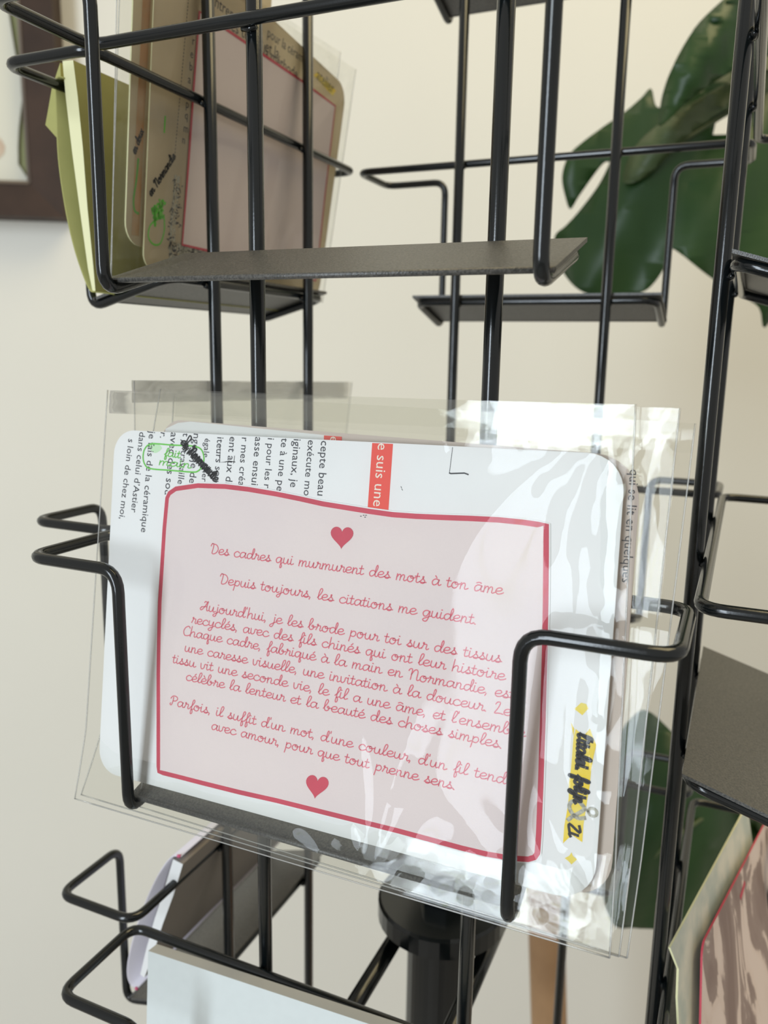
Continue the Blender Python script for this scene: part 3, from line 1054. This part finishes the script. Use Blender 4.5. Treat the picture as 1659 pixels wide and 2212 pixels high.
# ================================================================== bulging greeting cards standing in the left pockets
def folded_card(name, y0, y1, cover, edge_l, edge_r, m_cover, m_edge, m_face, label, flap_px=None, m_tip=None, h=None):
    """seen from its open end: curved front cover (profile), thick inner edge, plain inward face"""
    n = Vector((0, 1, 0))
    pr = [hit(u, v, (0, y0, 0), n) for u, v in cover]
    pr = catmull(pr, 6)
    root = thing(name, W(pr[-1]), label, 'greeting card', 'folded cards in the left pockets')
    L = Vector((0, y1 - y0, 0))
    mb = MB()
    k = len(pr)
    ctr = sum(pr, Vector()) / k
    th = .0028
    inner = []
    for i, p in enumerate(pr):
        d = (pr[min(i + 1, k - 1)] - pr[max(i - 1, 0)]).normalized()
        q = Vector((-d.z, 0, d.x))
        if q.dot(ctr - p) < 0:
            q = -q
        inner.append(p + q * th)
    V = pr + inner + [p + L for p in pr] + [p + L for p in inner]
    fs = []
    for i in range(k - 1):
        fs += [(i, i + 1, k + i + 1, k + i), (2 * k + i, 2 * k + i + 1, i + 1, i), (k + i, k + i + 1, 3 * k + i + 1, 3 * k + i), (2 * k + i, 3 * k + i, 3 * k + i + 1, 2 * k + i + 1)]
    fs += [(0, k, 3 * k, 2 * k), (k - 1, 2 * k + k - 1, 3 * k + k - 1, k + k - 1)]
    mb.add(V, fs, m_cover, True)
    if m_tip:
        for i0 in (0, k - 3):
            sweep(mb, [pr[i0] + Vector((0, -.001, 0)), pr[min(i0 + 2, k - 1)] + Vector((0, -.001, 0))], .0035, m_tip, n=8)
    mb.build('front_cover', root)
    # block: inner sheets; front end shows the pale edge, the side towards the rack shows the plain face
    el = [hit(u, v, (0, y0 + .004, 0), n) for u, v in edge_l]
    er = [hit(u, v, (0, y0 + .004, 0), n) for u, v in edge_r]
    k = len(el)
    V = el + er + [p + L for p in el] + [p + L for p in er]
    mb = MB()
    mb.add(V, [(i, k + i, k + i + 1, i + 1) for i in range(k - 1)], m_edge)
    mb.add(V, [(k + i, 3 * k + i, 3 * k + i + 1, k + i + 1) for i in range(k - 1)] + [(2 * k + i, i, i + 1, 2 * k + i + 1) for i in range(k - 1)] +
           [(2 * k + i, 2 * k + i + 1, 3 * k + i + 1, 3 * k + i) for i in range(k - 1)] +
           [(0, 2 * k, 3 * k, k), (k - 1, 2 * k - 1, 4 * k - 1, 3 * k - 1)], m_face)
    mb.build('inner_sheets', root)
    if flap_px:
        fp = [hit(u, v, (0, y0 + .05, 0), n) for u, v in flap_px]
        V = fp + [p + Vector((.0, .02, 0)) for p in fp]
        k = len(fp)
        mb = MB()
        mb.add(V, [tuple(range(k)), tuple(range(2 * k - 1, k - 1, -1))] + [(i, k + i, k + (i + 1) % k, (i + 1) % k) for i in range(k)], m_cover)
        mb.build('envelope_flap', root)
    return root


folded_card('folded_card', .12, .86,
            [(137, 166), (124, 166), (120, 185), (121, 250), (124, 330), (132, 400), (146, 480), (165, 555), (190, 622), (203, 632)],
            [(135, 132), (142, 210), (156, 330), (172, 450), (190, 580), (200, 630)],
            [(158, 130), (168, 210), (179, 320), (189, 450), (201, 570), (206, 628)],
            M['olive'], M['lemon'], M['olive'],
            'olive and lemon folded card bulging open in the upper left pocket',
            flap_px=[(130, 135), (112, 190), (98, 270), (122, 297), (135, 250)])
folded_card('folded_card', .13, .86,
            [(390, 1849), (368, 1852), (338, 1895), (305, 1970), (281, 2050), (274, 2100), (282, 2128), (298, 2135)],
            [(374, 1856), (355, 1920), (334, 1985), (316, 2050), (303, 2105)],
            [(395, 1867), (376, 1930), (352, 1995), (331, 2060), (312, 2112)],
            M['lilac'], M['paper'], M['kraft'],
            'lilac-white folded card with magenta corners standing in the lower left pocket', m_tip=M['magenta'])

# ================================================================== pale board in the lower front pocket
BF = Frame((.3, -.055, -1.38), (1, 0, 0), (0, math.sin(.14), math.cos(.14)))
tl, tr_ = BF.px(320, 2054), BF.px(900, 2246)
dx = (tr_ - tl).normalized()
dn = Vector((dx.y, -dx.x))
mb = MB()
poly = [tl, tl + dn * .36, tl + dn * .36 + dx * .80, tl + dx * .80]
prism(mb, BF, poly, -.026, .0, M['board'], M['board_edge'])
tag(mb.build('art_board'), 'pale blue-grey board with grey edge in the lowest front pocket', 'board')

# ================================================================== printed cards in the lower right pocket
RX = 1.05
RF = Frame((RX, .3, -1.30), (math.sin(.20), math.cos(.20), 0), (-.22, 0.05, 1))
mb = MB()
p = [RF.px(*q) for q in ((1516, 2040), (1648, 1788))]
q0, q1 = p
d = (q1 - q0).normalized()
dn = Vector((d.y, -d.x))
low = RF.px(1512, 2230)
dv = (low - q0).normalized()
poly = [q0, q0 + dv * .62, q0 + dv * .62 + d * .62, q0 + d * .62]
prism(mb, RF, rounded(poly, .02, 4), -.002, .002, M['floral'], M['red'])
stroke(mb, RF, [RF.px(1606, 1910), RF.px(1602, 1925), RF.px(1598, 1938)], .012, .0026, M['red'])
tag(mb.build('art_card'), 'mauve floral card standing under the right shelf plate', 'card', 'art cards in the lower right pocket')
mb = MB()
p = [RF.px(*q) for q in ((1470, 2052), (1612, 1782))]
q0, q1 = p
d = (q1 - q0).normalized()
dv = (RF.px(1492, 2200) - q0).normalized()
poly = [q0, q0 + dv * .55, q0 + dv * .55 + d * .62, q0 + d * .62]
poly = [poly[0], RF.px(1488, 2098), RF.px(1486, 2160), RF.px(1490, 2240), poly[2], poly[3]]
prism(mb, RF, poly, -.022, -.018, M['sage'], M['lemon'])
tag(mb.build('art_card'), 'pale sage card with ragged edge behind the mauve floral card', 'card', 'art cards in the lower right pocket')


# ================================================================== monstera
def leaf(name, outline, dist, parent, m, bulge=.05, tilt=(0, 0), hole=None, cuts=9, vein=None):
    cx = sum(p[0] for p in outline) / len(outline)
    cy = sum(p[1] for p in outline) / len(outline)
    bm = bmesh.new()
    pts = catmull([Vector((p[0], p[1])) for p in outline], 4, True)
    tri = tessellate_polygon([[Vector((q.x, q.y, 0)) for q in pts]] + ([[Vector((h[0], h[1], 0)) for h in hole]] if hole else []))
    allp = [q for q in pts] + ([Vector(h) for h in hole] if hole else [])
    vs = [bm.verts.new((q[0], q[1], 0)) for q in allp]
    for t3 in tri:
        try:
            bm.faces.new([vs[i] for i in t3])
        except ValueError:
            pass
    x0, x1 = min(q[0] for q in allp), max(q[0] for q in allp)
    y0, y1 = min(q[1] for q in allp), max(q[1] for q in allp)
    for k in range(1, cuts):
        for co, no in (((x0 + (x1 - x0) * k / cuts, 0, 0), (1, 0, 0)), ((0, y0 + (y1 - y0) * k / cuts, 0), (0, 1, 0))):
            bmesh.ops.bisect_plane(bm, geom=bm.verts[:] + bm.edges[:] + bm.faces[:], plane_co=co, plane_no=no)
    bmesh.ops.triangulate(bm, faces=bm.faces[:])
    bm.verts.index_update()
    sx, sy = (x1 - x0) / 2, (y1 - y0) / 2
    V = []
    for v in bm.verts:
        u_, w_ = v.co.x, v.co.y
        a, b = (u_ - cx) / sx, (w_ - cy) / sy
        dd = dist + bulge * (a * a + b * b) * .5 + tilt[0] * a + tilt[1] * b + .006 * math.sin(a * 9 + b * 5)
        V.append(at(u_, w_, dd))
    fs = [tuple(v.index for v in f.verts) for f in bm.faces]
    bm.free()
    mb = MB()
    mb.add(V, fs, m, True)
    lf = mb.build(name, parent, solidify=.0006)
    if vein:
        mb = MB()
        path = []
        for (u_, w_) in vein:
            a, b = (u_ - cx) / sx, (w_ - cy) / sy
            dd = dist + bulge * (a * a + b * b) * .5 + tilt[0] * a + tilt[1] * b - .001
            path.append(at(u_, w_, dd))
        sweep(mb, catmull(path, 5), .0085, M['leaf_pale'], n=8)
        mb.build('leaf_vein', lf)
    return lf


pot_xy = at(1880, 1600, .72)
pw = W(pot_xy)
plant = thing('monstera_plant', Vector((pw.x, pw.y, 0)), 'monstera with big dark green split leaves behind the right of the rack', 'plant')
leaf('leaf', [(1424, 272), (1426, 235), (1434, 195), (1455, 140), (1500, 62), (1553, 8), (1600, -30), (1690, -70), (1740, 10), (1720, 90), (1640, 128), (1590, 150), (1530, 185), (1480, 226), (1445, 258)],
     .50, plant, M['leaf'], .04, (.02, .01))
leaf('leaf', [(1407, 192), (1420, 232), (1460, 215), (1540, 170), (1640, 110), (1720, 90), (1760, 200), (1770, 420), (1740, 560), (1690, 640), (1652, 708), (1640, 665), (1600, 640), (1562, 618), (1520, 588), (1475, 552), (1447, 538),
              (1436, 575), (1412, 612), (1385, 632), (1330, 644), (1262, 632), (1226, 602), (1206, 562), (1198, 512), (1222, 488), (1252, 455), (1290, 405), (1313, 362), (1316, 350), (1302, 354), (1276, 388), (1250, 425), (1232, 452),
              (1221, 425), (1214, 382), (1226, 340), (1252, 312), (1300, 276), (1350, 242), (1385, 212)],
     .56, plant, M['leaf'], .05, (-.02, .0), hole=[(1540, 292), (1546, 262), (1592, 238), (1594, 290)], cuts=12,
     vein=[(1700, 200), (1600, 230), (1500, 290), (1420, 340), (1350, 430), (1290, 520)])
leaf('leaf', [(1425, 268), (1470, 240), (1560, 185), (1660, 150), (1660, 200), (1560, 240), (1480, 300), (1420, 360), (1380, 390), (1345, 390), (1370, 320)],
     .545, plant, M['leaf_pale'], .02)
leaf('leaf', [(1300, 1700), (1330, 1600), (1370, 1545), (1400, 1536), (1440, 1570), (1520, 1650), (1600, 1720), (1640, 1800), (1600, 1950), (1530, 2060), (1470, 2030), (1420, 2008), (1370, 2004), (1320, 1990), (1290, 1850)],
     .50, plant, M['leaf'], .05, (.02, .02), vein=[(1620, 1700), (1500, 1780), (1400, 1860), (1330, 1940)])
mb = MB()
zf = -H0 / U
for path in ([(pot_xy.x, pot_xy.y, zf + 1.0), (pot_xy.x + .1, pot_xy.y, -2.6), at(1760, 900, .66), at(1790, 300, .60), at(1745, 120, .57)],
             [(pot_xy.x + .1, pot_xy.y, zf + 1.0), (pot_xy.x + .15, pot_xy.y, -3.0), at(1720, 1900, .60), at(1620, 1705, .52)]):
    sweep(mb, catmull([Vector(q) for q in path], 8), .028, M['leaf_pale'], n=10)
mb.build('stem', plant)
mb = MB()
lathe(mb, pot_xy.x, pot_xy.y, [(.62, zf + .002), (.82, zf + 1.15), (.88, zf + 1.15), (.88, zf + 1.3), (.78, zf + 1.3), (.74, zf + 1.1)], M['terracotta'], 36)
mb.build('pot', plant)

# ================================================================== picture on the wall
dep = .20
WF = Frame(WALL.pt((0, 0), dep), WALL.ex, WALL.ez)          # front face of the frame
fo, fi = WF.px(137, 470), WF.px(60, 393)
frx, fry = fo.x, fo.y
fwid, fhei = 2.6, 3.4
root = thing('picture_frame', W(WALL.pt((frx - fwid / 2, fry), .05)), 'dark wood picture frame with cream and beige artwork on the wall', 'picture')
ra = ((fo.x - fi.x) + (fi.y - fo.y)) / 2


def rail(o0, o1, i0, i1, name):
    mb = MB()
    c = [WALL.pt(o0, .004), WALL.pt(o1, .004), WALL.pt(i1, .004), WALL.pt(i0, .004), WALL.pt(o0, dep), WALL.pt(o1, dep), WALL.pt(i1, dep - .03), WALL.pt(i0, dep - .03)]
    box8(mb, c, M['wood_dark'])
    sweep(mb, [WALL.pt(i0, dep - .03), WALL.pt(i1, dep - .03)], .012, M['lip'], n=6)
    mb.build('frame_rail', root)


oc = [Vector(q) for q in ((frx - fwid, fry), (frx, fry), (frx, fry + fhei), (frx - fwid, fry + fhei))]
ic = [Vector(q) for q in ((frx - fwid + ra, fry + ra), (frx - ra, fry + ra), (frx - ra, fry + fhei - ra), (frx - fwid + ra, fry + fhei - ra))]
for i in range(4):
    rail(oc[i], oc[(i + 1) % 4], ic[i], ic[(i + 1) % 4], 'frame_rail')
mb = MB()
prism(mb, WALL, ic, .01, .05, M['art_green'])
mb.build('backing', root)
mb = MB()
rg = random.Random(3)
x1, y0 = ic[1].x, ic[1].y
deck = []
for k in range(30):
    y = y0 + .02 + (fhei - 2 * ra - .04) * k / 29
    deck.append(Vector((x1 - .03 - .05 * (1 + math.sin(k * .8 + .5)) * .5 - .015 * rg.random(), y)))
poly = [Vector((ic[0].x + .1, y0 + .02)), Vector((x1 - .02, y0 + .015))] + deck[1:] + [Vector((ic[0].x + .1, y0 + fhei - 2 * ra - .02))]
prism(mb, WALL, poly, .055, .075, M['mount'])
for cxx, cyy, rr in ((x1 - .42, y0 + 1.0, .26), (x1 - .33, y0 + .22, .20), (x1 - .9, y0 + 1.5, .5), (x1 - 1.2, y0 + .6, .4)):
    flat(mb, WALL, [(cxx + rr * (1 + .25 * math.sin(5 * a + rr * 9)) * math.cos(a) * .7, cyy + rr * (1 + .2 * math.cos(4 * a)) * math.sin(a)) for a in [i * math.pi / 18 for i in range(36)]], .078, M['art'])
mb.build('artwork', root)

# ================================================================== wooden post behind the rack
pa = at(1176, 1960, .62)
mb = MB()
w0 = .125


def ring(u, v, dist, half):
    c = at(u, v, dist)
    return [c + Vector((math.cos(a) * half, math.sin(a) * half, 0)) for a in [math.pi * 2 * k / 12 + .2 for k in range(12)]]


rings = []
tp, bt = at(1168, 1500, .66), at(1186, 2212, .715)
for k in range(9):
    f = k / 8
    c = tp.lerp(bt, f)
    rings.append((c, .118))
c2 = bt + (bt - tp).normalized() * ((bt.z - zf - .0) / abs((bt - tp).normalized().z))
path = [q[0] for q in rings] + [Vector((c2.x, c2.y, zf + .01))]
sweep(mb, path, [.092] * 9 + [.08], M['oak'], n=14)
tag(mb.build('wooden_post'), 'light brown wooden post behind the rack, below the front sleeves', 'post')
